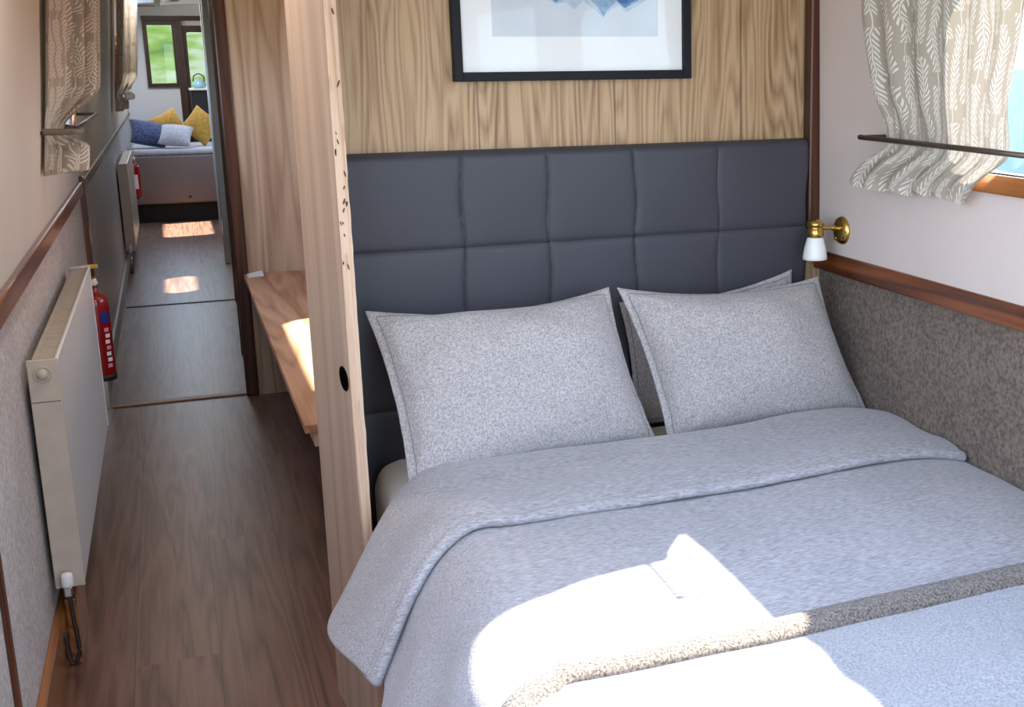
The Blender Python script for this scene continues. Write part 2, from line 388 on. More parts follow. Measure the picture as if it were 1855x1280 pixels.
# below the gunwale
struct(B('wall_left', (XL-.04, Y0, 0), (XL, 5.5, .92), M['carpet'], bev=0))
struct(B('wall_left', (XL-.04, 5.5, 0), (XL+.002, Y1, .92), M['wall_grey'], bev=0))
struct(B('wall_right', (XR, Y0, 0), (XR+.04, Y1, .92), M['carpet_shaded'], bev=0))
struct(plate('wall_left', [(Y0, .92), (Y1, .92), (Y1, 2.0), (Y0, 2.0)], [rrect(*q, .09) for q in WINL], .02, lambda u, v, w_: left(u, v, w_-.01), M['wall']))
struct(plate('wall_right', [(Y0, .92), (Y1, .92), (Y1, 2.0), (Y0, 2.0)], [rrect(*q, .09 if i == 0 else .05) for i, q in enumerate(WINR)], .02, lambda u, v, w_: right(u, v, w_+.01), M['wall_pink']))
# windows: varnished surround (thick, rounded) + pane
def window(idx, side, q, wide=.035):
    f = left if side == 'L' else right; s = 1 if side == 'L' else -1
    y0, y1, h0, h1 = q
    # the liner sits in the opening, stands 12 mm proud of the lining
    o = plate('window_%d' % idx, rrect(y0-wide, y1+wide, h0-wide, h1+wide, .12), [rrect(y0, y1, h0, h1, .09 if idx < 3 or side == 'L' else .05)], .012, lambda u, v, w_: f(u, v, s*.0065+w_), M['window_wood'])
    struct(o)
    lin = plate('reveal', rrect(y0-.012, y1+.012, h0-.012, h1+.012, .1), [rrect(y0, y1, h0, h1, .09)], .045, lambda u, v, w_: f(u, v, -s*.022+w_), M['window_wood'], o)
    g = plate('pane', rrect(y0-.004, y1+.004, h0-.004, h1+.004, .09), [], .004, lambda u, v, w_: f(u, v, -s*.036+w_), M['glass'], o)
    return o
for i, q in enumerate(WINR): window(i+1, 'R', q)
for i, q in enumerate(WINL): window(i+6, 'L', q)

# rear bulkhead behind the viewer with open doors, far bulkhead with doors
rear = plate('wall_rear', [(XL-.1, 0), (XR+.1, 0), (XR+.1, 2.0), (XL-.1, 2.0)], [[(.1, .25), (.95, .25), (.95, 1.85), (.1, 1.85)]], .03, lambda u, v, w_: Vector((u, Y0+w_, v)), M['wall'])
struct(rear)
FW = [(-.125, .125, 1.19, 1.80), (.235, .43, 1.16, 1.735)]
far = struct(plate('wall_far', [(XL-.1, 0), (XR+.1, 0), (XR+.1, 2.0), (XL-.1, 2.0)],
       [[(-.10, 1.21), (.150, 1.21), (.150, 1.80), (-.10, 1.80)], [(.222, .1), (.62, .1), (.62, 1.785), (.222, 1.785)]], .03, lambda u, v, w_: Vector((u, Y1+w_, v)), M['mat']))
w8 = struct(plate('window_9', [(-.135, 1.175), (.17, 1.175), (.17, 1.84), (-.135, 1.84)], [[(-.095, 1.215), (.140, 1.215), (.140, 1.795), (-.095, 1.795)]], .03, lambda u, v, w_: Vector((u, Y1-.03+w_, v)), M['mahog_dark']))
B('pane', (-.095, Y1-.004, 1.215), (.14, Y1+.0, 1.795), M['glass'], w8, 0)
d1 = struct(plate('door_1', [(.235, .1), (.61, .1), (.61, 1.79), (.235, 1.79)], [rrect(.275, .47, 1.14, 1.725, .02)], .035, lambda u, v, w_: Vector((u, Y1-.01+w_, v)), M['mahog_dark']))
B('pane', (.272, Y1-.012, 1.137), (.473, Y1-.008, 1.728), M['glass'], d1, 0)
struct(B('trim_1', (.165, Y1-.075, .0), (.235, Y1-.016, 1.84), M['mahog_dark']))
struct(B('trim_2', (-.14, Y1-.07, 1.84), (.64, Y1-.016, 1.885), M['mahog_dark']))

# gunwale rails, skirting, battens
struct(B('trim_3', (XL-.01, Y0, .895), (XL+.018, 5.5, .945), M['mahogany_y'], bev=.006))
struct(B('trim_4', (XL-.01, 5.56, .905), (XL+.012, Y1, .935), M['corridor'], bev=.004))
struct(B('trim_5', (1.432, Y0, .895), (XR+.01, 2.63, .943), M['mahogany_y'], bev=.004))
struct(B('baseboard_left', (XL, Y0, 0), (XL+.02, 5.5, .15), M['window_wood'], bev=.003))
struct(B('baseboard_left', (XL+.002, 5.57, 0), (XL+.016, 12.0, .1), M['wall_grey'], bev=.003))
struct(B('trim_6', (XL, 2.30, .15), (XL+.008, 2.335, .895), M['mahogany'], bev=.002))
struct(B('trim_7', (XL-.005, 5.49, 0), (XL+.02, 5.56, .96), M['mahogany'], bev=.003))
struct(B('trim_8', (XL+.03, 5.47, 0), (.255, 5.52, .006), M['thresh'], bev=.002))
struct(B('trim_9', (XL+.03, 7.83, 0), (.29, 7.87, .005), M['mahog_dark'], bev=.002))

# headboard bulkhead (behind the bed) with walnut veneer, corner moulding
HW = 2.64
hw = struct(B('wall_headboard', (.285, HW, 0), (XR, HW+.03, 1.99), M['veneer'], bev=0))
struct(B('trim_10', (1.403, HW-.036, .944), (1.4355, HW, 1.96), M['mahog_red'], bev=.006))

# second cabin: transverse bulkhead at its far end, jamb, corridor side wall with door gaps
struct(B('wall_cabin', (.262, 5.45, 0), (XR, 5.48, 1.99), M['oak'], bev=0))
struct(B('trim_11', (.212, 5.44, 0), (.262, 5.50, 1.98), M['mahog_red'], bev=.006))
def cwall(y0, y1, x0, x1, z0=0, z1=1.97, m='corridor'):
    bm = bmesh.new()
    vs = [bm.verts.new(p) for p in ((x0, y0, z0), (x0+.025, y0, z0), (x1+.025, y1, z0), (x1, y1, z0), (x0, y0, z1), (x0+.025, y0, z1), (x1+.025, y1, z1), (x1, y1, z1))]
    for f in ((0, 1, 2, 3), (4, 5, 6, 7), (0, 1, 5, 4), (1, 2, 6, 5), (2, 3, 7, 6), (3, 0, 4, 7)): bm.faces.new([vs[i] for i in f])
    struct(fin('wall_corridor', bm, M[m]))
cwall(5.50, 7.8, .262, .30); cwall(9.35, 11.0, .315, .35)
struct(B('wall_corridor', (.30, 7.78, 0), (XR, 7.81, 1.97), M['wall_grey'], bev=0))
struct(B('trim_12', (.285, 7.74, 0), (.325, 7.82, 1.97), M['mahog_dark'], bev=.004))
struct(B('trim_13', (.300, 9.33, 0), (.345, 9.39, 1.97), M['chrome'], bev=.004))
struct(B('trim_14', (.335, 10.97, 0), (.375, 11.03, 1.97), M['wall_grey'], bev=.004))
struct(B('trim_15', (.236, 6.25, 0), (.262+.012, 6.31, 1.97), M['mahog_dark'], bev=.004))

# roof hatches
hf = struct(plate('window_10', [(hatch[0]-.03, hatch[2]-.03), (hatch[1]+.03, hatch[2]-.03), (hatch[1]+.03, hatch[3]+.03), (hatch[0]-.03, hatch[3]+.03)], [[(hatch[0]+.02, hatch[2]+.02), (hatch[1]-.02, hatch[2]+.02), (hatch[1]-.02, hatch[3]-.02), (hatch[0]+.02, hatch[3]-.02)]], .02, lambda u, v, w_: Vector((u, v, 2.05+w_)), M['mahog_dark']))
B('pane', (hatch[0], hatch[2], 2.048), (hatch[1], hatch[3], 2.052), M['glass'], hf, 0)
hf2 = struct(plate('window_11', [(-.36, 10.55), (.05, 10.55), (.05, 13.25), (-.36, 13.25)], [[(-.34, 10.6), (.0, 10.6), (.0, 11.8), (-.34, 11.8)], [(-.34, 11.9), (.0, 11.9), (.0, 13.2), (-.34, 13.2)]], .02, lambda u, v, w_: Vector((u, v, 1.955+w_)), M['mahog_dark']))
B('pane', (-.345, 10.58, 1.953), (.005, 13.22, 1.957), M['glass'], hf2, 0)

# outside
bm = bmesh.new(); NX = 17
g = [[bm.verts.new((-14+i*1.2, 17+j*.9, -.2+min(j, 12)*.30+.25*noise.noise(Vector((i*.5, j*.5, 0))))) for i in range(NX)] for j in range(24)]
for j in range(23):
    for i in range(NX-1): bm.faces.new((g[j][i], g[j][i+1], g[j+1][i+1], g[j+1][i]))
struct(fin('ground_bank', bm, M['grass'], smooth=True))
bm = bmesh.new(); vs = [bm.verts.new(p) for p in ((1.6, -60, -.35), (160, -60, -.35), (160, 160, -.35), (1.6, 160, -.35))]; bm.faces.new(vs)
struct(fin('ground_water', bm, M['water']))

# ------------------------------------------------------------------ side panel by the bed (partition end)
pe = empty('partition_panel', (.26, 2.5, 0), 'tall pale oak partition panel with a rough chipped plywood edge beside the bed', 'partition panel')
a, b = Vector((.2735, 2.30)), Vector((.241, 2.66)); dr = (b-a).normalized(); nr = Vector((dr.y, -dr.x))
def pt(s, w_, z): p = a + dr*s + nr*w_; return (p.x, p.y, z)
Lp = (b-a).length; TH = .0225
bm = bmesh.new()
q = [pt(.004, 0, 0), pt(Lp, 0, 0), pt(Lp, TH, 0), pt(.004, TH, 0)]
vs = [bm.verts.new(p) for p in q] + [bm.verts.new((p[0], p[1], 1.93)) for p in q]
for f in ((0, 1, 2, 3), (4, 5, 6, 7), (0, 1, 5, 4), (1, 2, 6, 5), (2, 3, 7, 6), (3, 0, 4, 7)): bm.faces.new([vs[i] for i in f])
fin('board', bm, M['oak_light'], pe)
# raw ply edge: layered strips, ragged with chips
bm = bmesh.new(); nz, nx = 420, 9
grid = []
for j in range(nz+1):
    z = 1.93*j/nz; row = []
    for i in range(nx+1):
        w_ = TH*i/nx
        rg = noise.noise(Vector((i*.9, z*9, 3.)))*.0009 + noise.noise(Vector((i*1.7, z*60, 8.)))*.0006
        ch = noise.noise(Vector((i*.55+4, z*14, 1.)));
        dip = .005*max(0, ch-.42)/.3 if z > .7 else 0
        edge = .0022*noise.noise(Vector((z*22, 5, i*.1))) if i in (nx,) else 0
        row.append(bm.verts.new(pt(rg+dip+.001, w_+edge*.7, z)))
    grid.append(row)
for j in range(nz):
    for i in range(nx): bm.faces.new((grid[j][i], grid[j][i+1], grid[j+1][i+1], grid[j+1][i]))
for sgn, idx in ((0, 0), (1, nx)):
    back = [bm.verts.new(pt(.006, TH*sgn, 1.93*j/nz)) for j in range(nz+1)]
    for j in range(nz): bm.faces.new((grid[j][idx], grid[j+1][idx], back[j+1], back[j]))
ob = fin('raw_edge', bm, M['ply_edge'], pe); tag(ob, 'chipped raw plywood edge')
bm = bmesh.new()
random.seed(4)
for k_ in range(16):
    z = random.uniform(.98, 1.52); w0 = random.uniform(.002, TH-.004); hh = random.uniform(.002, .007); ww = random.uniform(.0005, .0013); sl = random.uniform(-.4, .4)
    n8 = 8; vs = [bm.verts.new(pt(-.0008, w0+ww*math.cos(2*math.pi*i/n8)+sl*hh*math.sin(2*math.pi*i/n8), z+hh*math.sin(2*math.pi*i/n8))) for i in range(n8)]
    vb = [bm.verts.new(pt(.003, w0+ww*math.cos(2*math.pi*i/n8)+sl*hh*math.sin(2*math.pi*i/n8), z+hh*math.sin(2*math.pi*i/n8))) for i in range(n8)]
    bm.faces.new(vs)
    for i in range(n8): bm.faces.new((vs[i], vs[(i+1) % n8], vb[(i+1) % n8], vb[i]))
o_ = fin('split', bm, plain('wood_split', srgb(60, 36, 24), .9), pe); o_['kind'] = 'stuff'
# latch hole in the corridor-facing side
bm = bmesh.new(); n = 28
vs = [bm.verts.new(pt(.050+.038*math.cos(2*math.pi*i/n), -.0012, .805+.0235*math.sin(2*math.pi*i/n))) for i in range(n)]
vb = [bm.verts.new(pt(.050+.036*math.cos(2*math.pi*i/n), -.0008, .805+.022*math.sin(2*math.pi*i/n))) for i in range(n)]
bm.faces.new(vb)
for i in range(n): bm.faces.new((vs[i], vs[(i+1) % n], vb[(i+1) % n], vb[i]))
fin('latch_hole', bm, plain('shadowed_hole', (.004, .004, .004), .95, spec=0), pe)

# ------------------------------------------------------------------ headboard
hbx0, hbx1, hbz0, hbz1 = .298, 1.402, .30, 1.209
seamsx = [.36-.008, .566, .757, .96, 1.163]; seamsz = [.60+.06, 1.005]
hb = empty('headboard', (.85, HW-.02, .3), 'charcoal padded headboard with square stitched panels against walnut wall', 'headboard')
bm = bmesh.new(); nx, nz = 420, 320
def hbd(x, z):
    d = .032
    for s_ in seamsx[1:]: d -= (.005 if s_ < 1.1 else .002)*math.exp(-abs(x-s_)/.004)
    for s_ in seamsz: d -= .005*math.exp(-abs(z-s_)/.004)
    # soft crown of each cushion
    xs = [hbx0-.05]+seamsx[1:]+[hbx1]; zs = [hbz0]+seamsz+[hbz1]
    def cr_(v, A):
        for p, q_ in zip(A, A[1:]):
            if p <= v <= q_: return math.sin(math.pi*(v-p)/(q_-p))**.6
        return 0
    d += .006*cr_(x, xs)*cr_(z, zs)
    for e_ in (hbz1-z, x-hbx0+.01, hbx1-x):
        if e_ < .018: d -= .020*(1-math.sqrt(max(0, 1-(1-e_/.018)**2)))
    return max(d, .004)
def wob(x, z):
    k_ = .0
    return x + .003*math.sin(z*31+x*9)
g = [[bm.verts.new((hbx0+(hbx1-hbx0)*i/nx, HW-.012-hbd(wob(hbx0+(hbx1-hbx0)*i/nx, hbz0+(hbz1-hbz0)*j/nz), hbz0+(hbz1-hbz0)*j/nz), hbz0+(hbz1-hbz0)*j/nz)) for i in range(nx+1)] for j in range(nz+1)]
for j in range(nz):
    for i in range(nx): bm.faces.new((g[j][i], g[j][i+1], g[j+1][i+1], g[j+1][i]))
fin('padding', bm, M['leather'], hb, smooth=True, recalc=False)
def hbp(x, z, up_=.0006): return (x, HW-.012-hbd(wob(x, z), z)-up_, z)
for s_ in seamsx[1:]:
    pts = []
    for i in range(90):
        z = hbz0+.004+(hbz1-.012-hbz0)*i/89; x = s_
        for _ in range(4): x = s_-(wob(x, z)-x)
        pts.append(hbp(x, z))
    bm = bmesh.new(); tube(bm, pts, .0012 if s_ < 1.1 else .0006, 6); fin('seam', bm, M['thread'], hb)
for s_ in seamsz:
    bm = bmesh.new(); tube(bm, [hbp(hbx0+.006+(hbx1-hbx0-.012)*i/89, s_) for i in range(90)], .0013, 6); fin('seam', bm, M['thread'], hb)
B('backing', (hbx0, HW-.017, hbz0), (hbx1, HW-.001, hbz1), M['leather'], hb, .002)

# ------------------------------------------------------------------ bed
MZ = .57
be = empty('bed', (.9, 1.6, 0), 'low fixed double bed base of wood under grey bedding', 'bed')
B('bed_base', (.36, .72, .04), (1.448, 2.585, .30), M['oak'], be, .006)
B('plinth', (.42, .78, 0), (1.44, 2.56, .04), M['dark'], be, .0)
bm = bmesh.new(); box(bm, (.335, .70, .302), (1.445, 2.588, MZ), .06, seg=6)
m_ = fin('mattress', bm, M['sheet'], None, True); tag(m_, 'white sheeted mattress corner showing left of the pillows', 'mattress')

# draped surface shared by duvet, fold and throw
TOPZ = .606
def smooth01(t_): t_ = max(0, min(1, t_)); return t_*t_*(3-2*t_)
def base(s, y):
    """s: distance from the right wall across and down the corridor side"""
    wgt = smooth01((y-1.35)/.6)
    th = R(62 - 14*smooth01((y-1.5)/.6)); rad = .15; xs = .455-.045*(1-smooth01((y-1.45)/.4))
    flat = 1.452-xs
    sag = .006*math.sin(s*7+y*3) + .008*noise.noise(Vector((s*3, y*3, 0)))
    if s <= flat:
        x = 1.452-s; z = TOPZ; nx_, nz_ = 0, 1
        edge = (.16-s)/.16
        if edge > 0: z -= .022*edge**2; nx_, nz_ = .2*edge, 1
    elif s <= flat+rad*th:
        a_ = (s-flat)/rad; x = xs-rad*math.sin(a_); z = TOPZ-rad*(1-math.cos(a_)); nx_, nz_ = -math.sin(a_), math.cos(a_)
    else:
        d = s-flat-rad*th; x = xs-rad*math.sin(th)-d*math.cos(th); z = TOPZ-rad*(1-math.cos(th))-d*math.sin(th)
        nx_, nz_ = -math.sin(th), math.cos(th)
        fl = .02*math.sin(y*16+1)*smooth01(d/.2); x += fl
    down = max(0, s-flat)
    y2 = y - .52*max(0, down-.03)*wgt
    nv = Vector((nx_, 0, nz_)).normalized()
    z -= .020*smooth01((1.75-y)/.55)
    return Vector((x, y2, z)) + nv*sag*(.4 if s < flat else 1), nv
FLAT = 1.452-.455
def sheet_mesh(name, s0, s1f, yA, yB, ns, ny, off, mat, parent, thick, wr=.003, mi=None):
    bm = bmesh.new(); g = []
    for j in range(ny+1):
        y = yA+(yB-yA)*j/ny; row = []
        for i in range(ns+1):
            s = s0+(s1f(y)-s0)*i/ns; p, n_ = base(s, y)
            w_ = wr*(noise.noise(Vector((s*5+y*2.2, y*4, off*50)))+.5*noise.noise(Vector((s*14, y*11, 2))))
            row.append(bm.verts.new(p+n_*(off+w_)))
        g.append(row)
    for j in range(ny):
        for i in range(ns): bm.faces.new((g[j][i], g[j][i+1], g[j+1][i+1], g[j+1][i]))
    bmesh.ops.recalc_face_normals(bm, faces=bm.faces)
    o = fin(name, bm, mat, parent, True, recalc=False)
    md = o.modifiers.new('thickness', 'SOLIDIFY'); md.thickness = thick; md.offset = -1 if bm is not None else 0
    return o
# orientation: normals must point up
def profile_mesh(name, s0, s1f, prof, ns, mat, parent, yoff=lambda s: 0, close=False, wr=.0, cap=True):
    """prof: list of (y, dz) swept along s, ends capped"""
    bm = bmesh.new(); cols = []
    for i in range(ns+1):
        f = i/ns; col = []
        for (y, dz) in prof:
            s = s0+(s1f-s0)*f
            p, n_ = base(s, y+yoff(s))
            w_ = wr*noise.noise(Vector((s*6, y*6, 4)))
            col.append(bm.verts.new(p+n_*(dz+w_)))
        cols.append(col)
    m_ = len(prof)
    for i in range(ns):
        for j in range(m_ if close else m_-1):
            bm.faces.new((cols[i][j], cols[i][(j+1) % m_], cols[i+1][(j+1) % m_], cols[i+1][j]))
    if close and cap:
        for c_ in (cols[0], cols[-1]): bm.faces.new(c_)
    return fin(name, bm, mat, parent, True)
dv = sheet_mesh('duvet', .004, lambda y: FLAT+.42-.12*smooth01((y-1.75)/.3), .62, 2.26, 150, 190, 0, M['duvet'], None, .02, .005)
tag(dv, 'grey heather duvet spread over the bed with its top turned back', 'duvet')
HY, FY = 2.315, 1.975
top = []
for k_ in range(9):
    a_ = math.pi*(k_/8) - math.pi/2
    top.append((HY-.022+.022*math.cos(a_), .004+.022*math.sin(a_)))          # the rolled head edge
n_in = 26
for k_ in range(n_in+1):
    f = k_/n_in; y = HY-.03-(HY-.03-FY-.012)*f
    z = .028+.003*math.sin(f*9)-.0065*smooth01((f-.7)/.3)
    if abs(y-(FY+.028)) < .006: z -= .0035                                    # stitched hem line
    top.append((y, z))
for k_ in range(9):
    a_ = math.pi/2 + math.pi*k_/8
    top.append((FY+.012+.012*math.cos(a_), .0115+.0100*math.sin(a_)))
for k_ in range(8): top.append((FY+.03+(HY-.06-FY-.03)*k_/7, .0015))
def fold_off(s): return .012*math.sin(s*5.5+.6)+.008*math.sin(s*11)
fo = profile_mesh('turned_back_fold', .006, FLAT+.325, top, 150, M['duvet'], dv, close=True, wr=.004, yoff=fold_off)
bm = bmesh.new(); pts = []
for i in range(200):
    s_ = .012+(FLAT+.318-.012)*i/199; p_, n_ = base(s_, FY+.030+fold_off(s_)); pts.append(p_+n_*(.0218+.004*noise.noise(Vector((s_*6, (FY+.03+fold_off(s_))*6, 4)))))
tube(bm, pts, .0011, 6); fin('hem_stitching', bm, M['stitch'], fo)
md = fo.modifiers.new('smooth', 'SUBSURF'); md.levels = 1; md.render_levels = 1
# throw across the foot
BY = 1.455
def blanket_y(s): return .006*math.sin(s*6) - .10*smooth01((s-(FLAT+.02))/.22)
prof = []
body = [(.66+(BY-.03-.66)*k_/40, .015+.002*math.sin(k_*.9)) for k_ in range(41)]
th_ = empty('throw_blanket', (.9, 1.1, .63), 'thick knitted oatmeal throw laid across the foot of the bed', 'blanket')
bprof = [(.66, .003)] + body + [(BY-.026, .015), (BY-.026, .003)]
profile_mesh('cloth', .006, FLAT+.36, bprof, 150, M['blanket'], th_, close=True, wr=.005, yoff=blanket_y)
roll_ = []
for k_ in range(14):
    a_ = 2*math.pi*k_/14
    roll_.append((BY-.022+.025*math.cos(a_), .0155+.0145*math.sin(a_)))
ro = profile_mesh('bound_edge', .005, FLAT+.36, roll_, 190, M['pile'], th_, close=True, wr=.004, yoff=blanket_y)
tag(ro, 'thick brown speckled bound edge')

# ------------------------------------------------------------------ pillows
def pillow(name, BL, BR, TL_, TR_, T, label, group='pillows against the headboard', seed=0, conc=.06, sag=.0):
    BL, BR, TL_, TR_ = map(Vector, (BL, BR, TL_, TR_))
    nrm = (BR-BL).cross(TL_-BL).normalized()      # points to the viewer side (-Y, up)
    bm = bmesh.new(); nu, nv = 56, 44; fl = .945
    def P(i, j, side):
        u, v = -1+2*i/nu, -1+2*j/nv
        u = math.copysign(abs(u)**.85, u); v = math.copysign(abs(v)**.85, v)
        uu = u*(1-conc*(1-v*v)*abs(u)**3); vv = v*(1-conc*(2.6 if v > 0 else .3)*(1-u*u)*abs(v)**3)
        a_, b_ = (uu+1)/2, (vv+1)/2
        p = BL*(1-a_)*(1-b_) + BR*a_*(1-b_) + TL_*(1-a_)*b_ + TR_*a_*b_
        m1, m2 = min(1, abs(u)/fl), min(1, abs(v)/fl)
        h = ((1-m1**2.3)*(1-m2**2.3))**.52
        h *= 1-.18*sag*v
        wr = .015*noise.noise(Vector((u*2.1+seed, v*2.1, side*3)))*h**.5
        # gathers running in from the corners
        cd = math.hypot(1-abs(u), 1-abs(v)); ang = math.atan2(1-abs(v), 1-abs(u)+1e-6)
        wr += .0045*math.sin(ang*15+seed)*math.exp(-((cd-.28)/.17)**2)*(h**.3)
        edgew = .0035*noise.noise(Vector((u*5+seed, v*5, 9)))
        return p + nrm*(side*(T*h*(1 if side > 0 else .62)+.0022)+wr*(1 if side > 0 else 0)) + nrm*edgew*(1-h)
    F = [[bm.verts.new(P(i, j, 1)) for j in range(nv+1)] for i in range(nu+1)]
    Bk = [[bm.verts.new(P(i, j, -1)) for j in range(nv+1)] for i in range(nu+1)]
    for g_ in (F, Bk):
        for i in range(nu):
            for j in range(nv): bm.faces.new((g_[i][j], g_[i+1][j], g_[i+1][j+1], g_[i][j+1]))
    for i in range(nu):
        for j in (0, nv): bm.faces.new((F[i][j], F[i+1][j], Bk[i+1][j], Bk[i][j]))
    for j in range(nv):
        for i in (0, nu): bm.faces.new((F[i][j], F[i][j+1], Bk[i][j+1], Bk[i][j]))
    # line of stitching set in from the border flange
    i0, i1, j0, j1 = 2, nu-2, 2, nv-2
    loop = [F[i][j0] for i in range(i0, i1)] + [F[i1][j] for j in range(j0, j1)] + [F[i][j1] for i in range(i1, i0, -1)] + [F[i0][j] for j in range(j1, j0-1, -1)]
    pts = [v.co.copy()+nrm*.0003 for v in loop]
    o = fin(name, bm, M['pillow'], None, True)
    bm = bmesh.new(); tube(bm, pts, .0009, 6); fin('border_stitching', bm, M['stitch'], o)
    return tag(o, label, 'pillow', group)
pillow('pillow', (.366, 2.275, .588), (.920, 2.365, .580), (.335, 2.49, .905), (.858, 2.50, .912), .092, 'plump grey pillow on the left, beside the oak partition panel', seed=1)
pillow('pillow', (.942, 2.365, .580), (1.445, 2.37, .588), (.880, 2.508, .908), (1.374, 2.50, .897), .088, 'plump grey pillow on the right, next to the carpeted side wall', seed=5)
pillow('pillow', (.93, 2.56, .572), (1.38, 2.555, .572), (.91, 2.582, .86), (1.345, 2.576, .905), .010, 'flatter grey pillow tucked behind the right one, only its top corner showing', seed=9)

# ------------------------------------------------------------------ picture
PX0, PX1, PZ0, PZ1 = .568, 1.107, 1.352, 1.86; PY = HW
pic = empty('framed_picture', ((PX0+PX1)/2, PY-.01, PZ0), 'black framed blue watercolour print with wide white mount on walnut wall', 'picture')
bm = bmesh.new()
for lo, hi in (((PX0, PY-.024, PZ0), (PX0+.019, PY-.001, PZ1)), ((PX1-.019, PY-.024, PZ0), (PX1, PY-.001, PZ1)), ((PX0+.019, PY-.024, PZ0), (PX1-.019, PY-.001, PZ0+.019)), ((PX0+.019, PY-.024, PZ1-.019), (PX1-.019, PY-.001, PZ1))):
    box(bm, lo, hi, .0015)
fin('frame', bm, M['frame'], pic)
AX0, AX1, AZ0, AZ1 = .655, 1.030, 1.444, 1.78
plate('mount', [(PX0+.019, PZ0+.019), (PX1-.019, PZ0+.019), (PX1-.019, PZ1-.019), (PX0+.019, PZ1-.019)], [[(AX0, AZ0), (AX1, AZ0), (AX1, AZ1), (AX0, AZ1)]], .002, lambda u, v, w_: Vector((u, PY-.0115+w_, v)), M['mat'], pic)
pr = B('print', (AX0-.004, PY-.0095, AZ0-.004), (AX1+.004, PY-.0085, AZ1+.004), M['paper'], pic, 0)
def blob(name, peaks, dy, m):
    """hanging ridge: jagged lower outline, up to the top of the print"""
    bm = bmesh.new(); pts = []
    for (xa, za), (xb, zb) in zip(peaks, peaks[1:]):
        for k_ in range(6):
            f = k_/6; x = xa+(xb-xa)*f; z = za+(zb-za)*f + (.0025*noise.noise(Vector((x*160, za*40, dy*900))) if k_ else 0)
            pts.append((x, z))
    pts.append(peaks[-1])
    vt = [(bm.verts.new((x, PY-.0095-dy, z)), bm.verts.new((x, PY-.0095-dy, AZ0+.17+.01*math.sin(x*60)))) for x, z in pts]
    for a_, b_ in zip(vt, vt[1:]): bm.faces.new((a_[0], b_[0], b_[1], a_[1]))
    fin(name, bm, m, pr)
def px2(x, y): return (AX0+(x-893)/(1194-893)*(AX1-AX0), AZ0+(69-y)*.00125)
blob('pale_ridge', [px2(*p) for p in ((895, -4), (903, 4), (918, 2), (940, -3), (972, 0), (990, 8), (1008, 14), (1026, 12), (1041, 24), (1056, 8), (1072, 20), (1094, 37), (1112, 20), (1124, 18), (1136, 28), (1156, 18), (1176, 6), (1190, -2))], .0002, M['ink_pale'])
blob('mid_ridge', [px2(*p) for p in ((975, -14), (992, 2), (1006, 12), (1018, 7), (1034, 6), (1050, -4), (1064, 2), (1080, 16), (1094, 34), (1106, 20), (1117, 8), (1130, 20), (1146, 16), (1166, 4), (1186, -8))], .0004, M['ink_mid'])
blob('deep_ridge', [px2(*p) for p in ((1000, -24), (1016, -4), (1028, 2), (1044, -10), (1060, -12), (1078, 0), (1090, 6), (1100, -6), (1112, -4), (1122, 10), (1134, 21), (1152, 8), (1170, -6), (1184, -20))], .0006, M['ink_deep'])
B('glazing', (PX0+.017, PY-.0165, PZ0+.017), (PX1-.017, PY-.0155, PZ1-.017), M['pic_glass'], pic, 0)

# ------------------------------------------------------------------ wall lamp
LY, LZ = 2.495, 1.003; wx = right(LY, LZ).x
la = empty('wall_lamp', (wx, LY, LZ), 'small brass wall lamp with white glass shade by the headboard corner', 'lamp')
bm = bmesh.new(); lathe(bm, [(.001, -.014), (.020, -.0135), (.029, -.009), (.033, -.003), (.0335, .0)], (wx, LY, LZ), 'X', 40); fin('back_plate', bm, M['brass'], la)
bm = bmesh.new(); lathe(bm, [(.0018, -.0155), (.0045, -.0145), (.0055, -.012)], (wx, LY+.010, LZ-.019), 'X', 14); fin('switch', bm, M['brass'], la)
for dz in (-.012, -.004):
    bm = bmesh.new(); lathe(bm, [(.0005, -.0123), (.0022, -.0121), (.0022, -.0085)], (wx, LY-.022, LZ+dz-.002), 'X', 10); fin('screw_hole', bm, M['black'], la)
bm = bmesh.new(); tube(bm, spline([(wx-.010, LY, LZ+.004), (wx-.03, LY, LZ+.008), (wx-.062, LY, LZ+.009)]), [.007]*8+[.005]*9, 12); fin('arm', bm, M['brass'], la)
cxl = wx-.072
bm = bmesh.new(); lathe(bm, [(.001, .026), (.014, .025), (.0195, .018), (.0195, .012), (.017, .010), (.017, .006), (.0195, .004), (.0195, -.012), (.0165, -.016)], (cxl, LY, LZ+.003), 'Z', 32); fin('lamp_holder', bm, M['brass'], la)
bm = bmesh.new(); lathe(bm, [(.016, -.012), (.020, -.020), (.0255, -.040), (.0285, -.060), (.0285, -.066), (.0260, -.066), (.0225, -.040), (.017, -.018)], (cxl, LY, LZ+.003), 'Z', 40, cap=False); fin('lamp_shade', bm, M['shade'], la, True)
bm = bmesh.new(); lathe(bm, [(.001, -.055), (.010, -.053), (.016, -.042), (.013, -.028), (.008, -.014)], (cxl, LY, LZ+.003), 'Z', 20); fin('bulb', bm, M['white'], la, True)

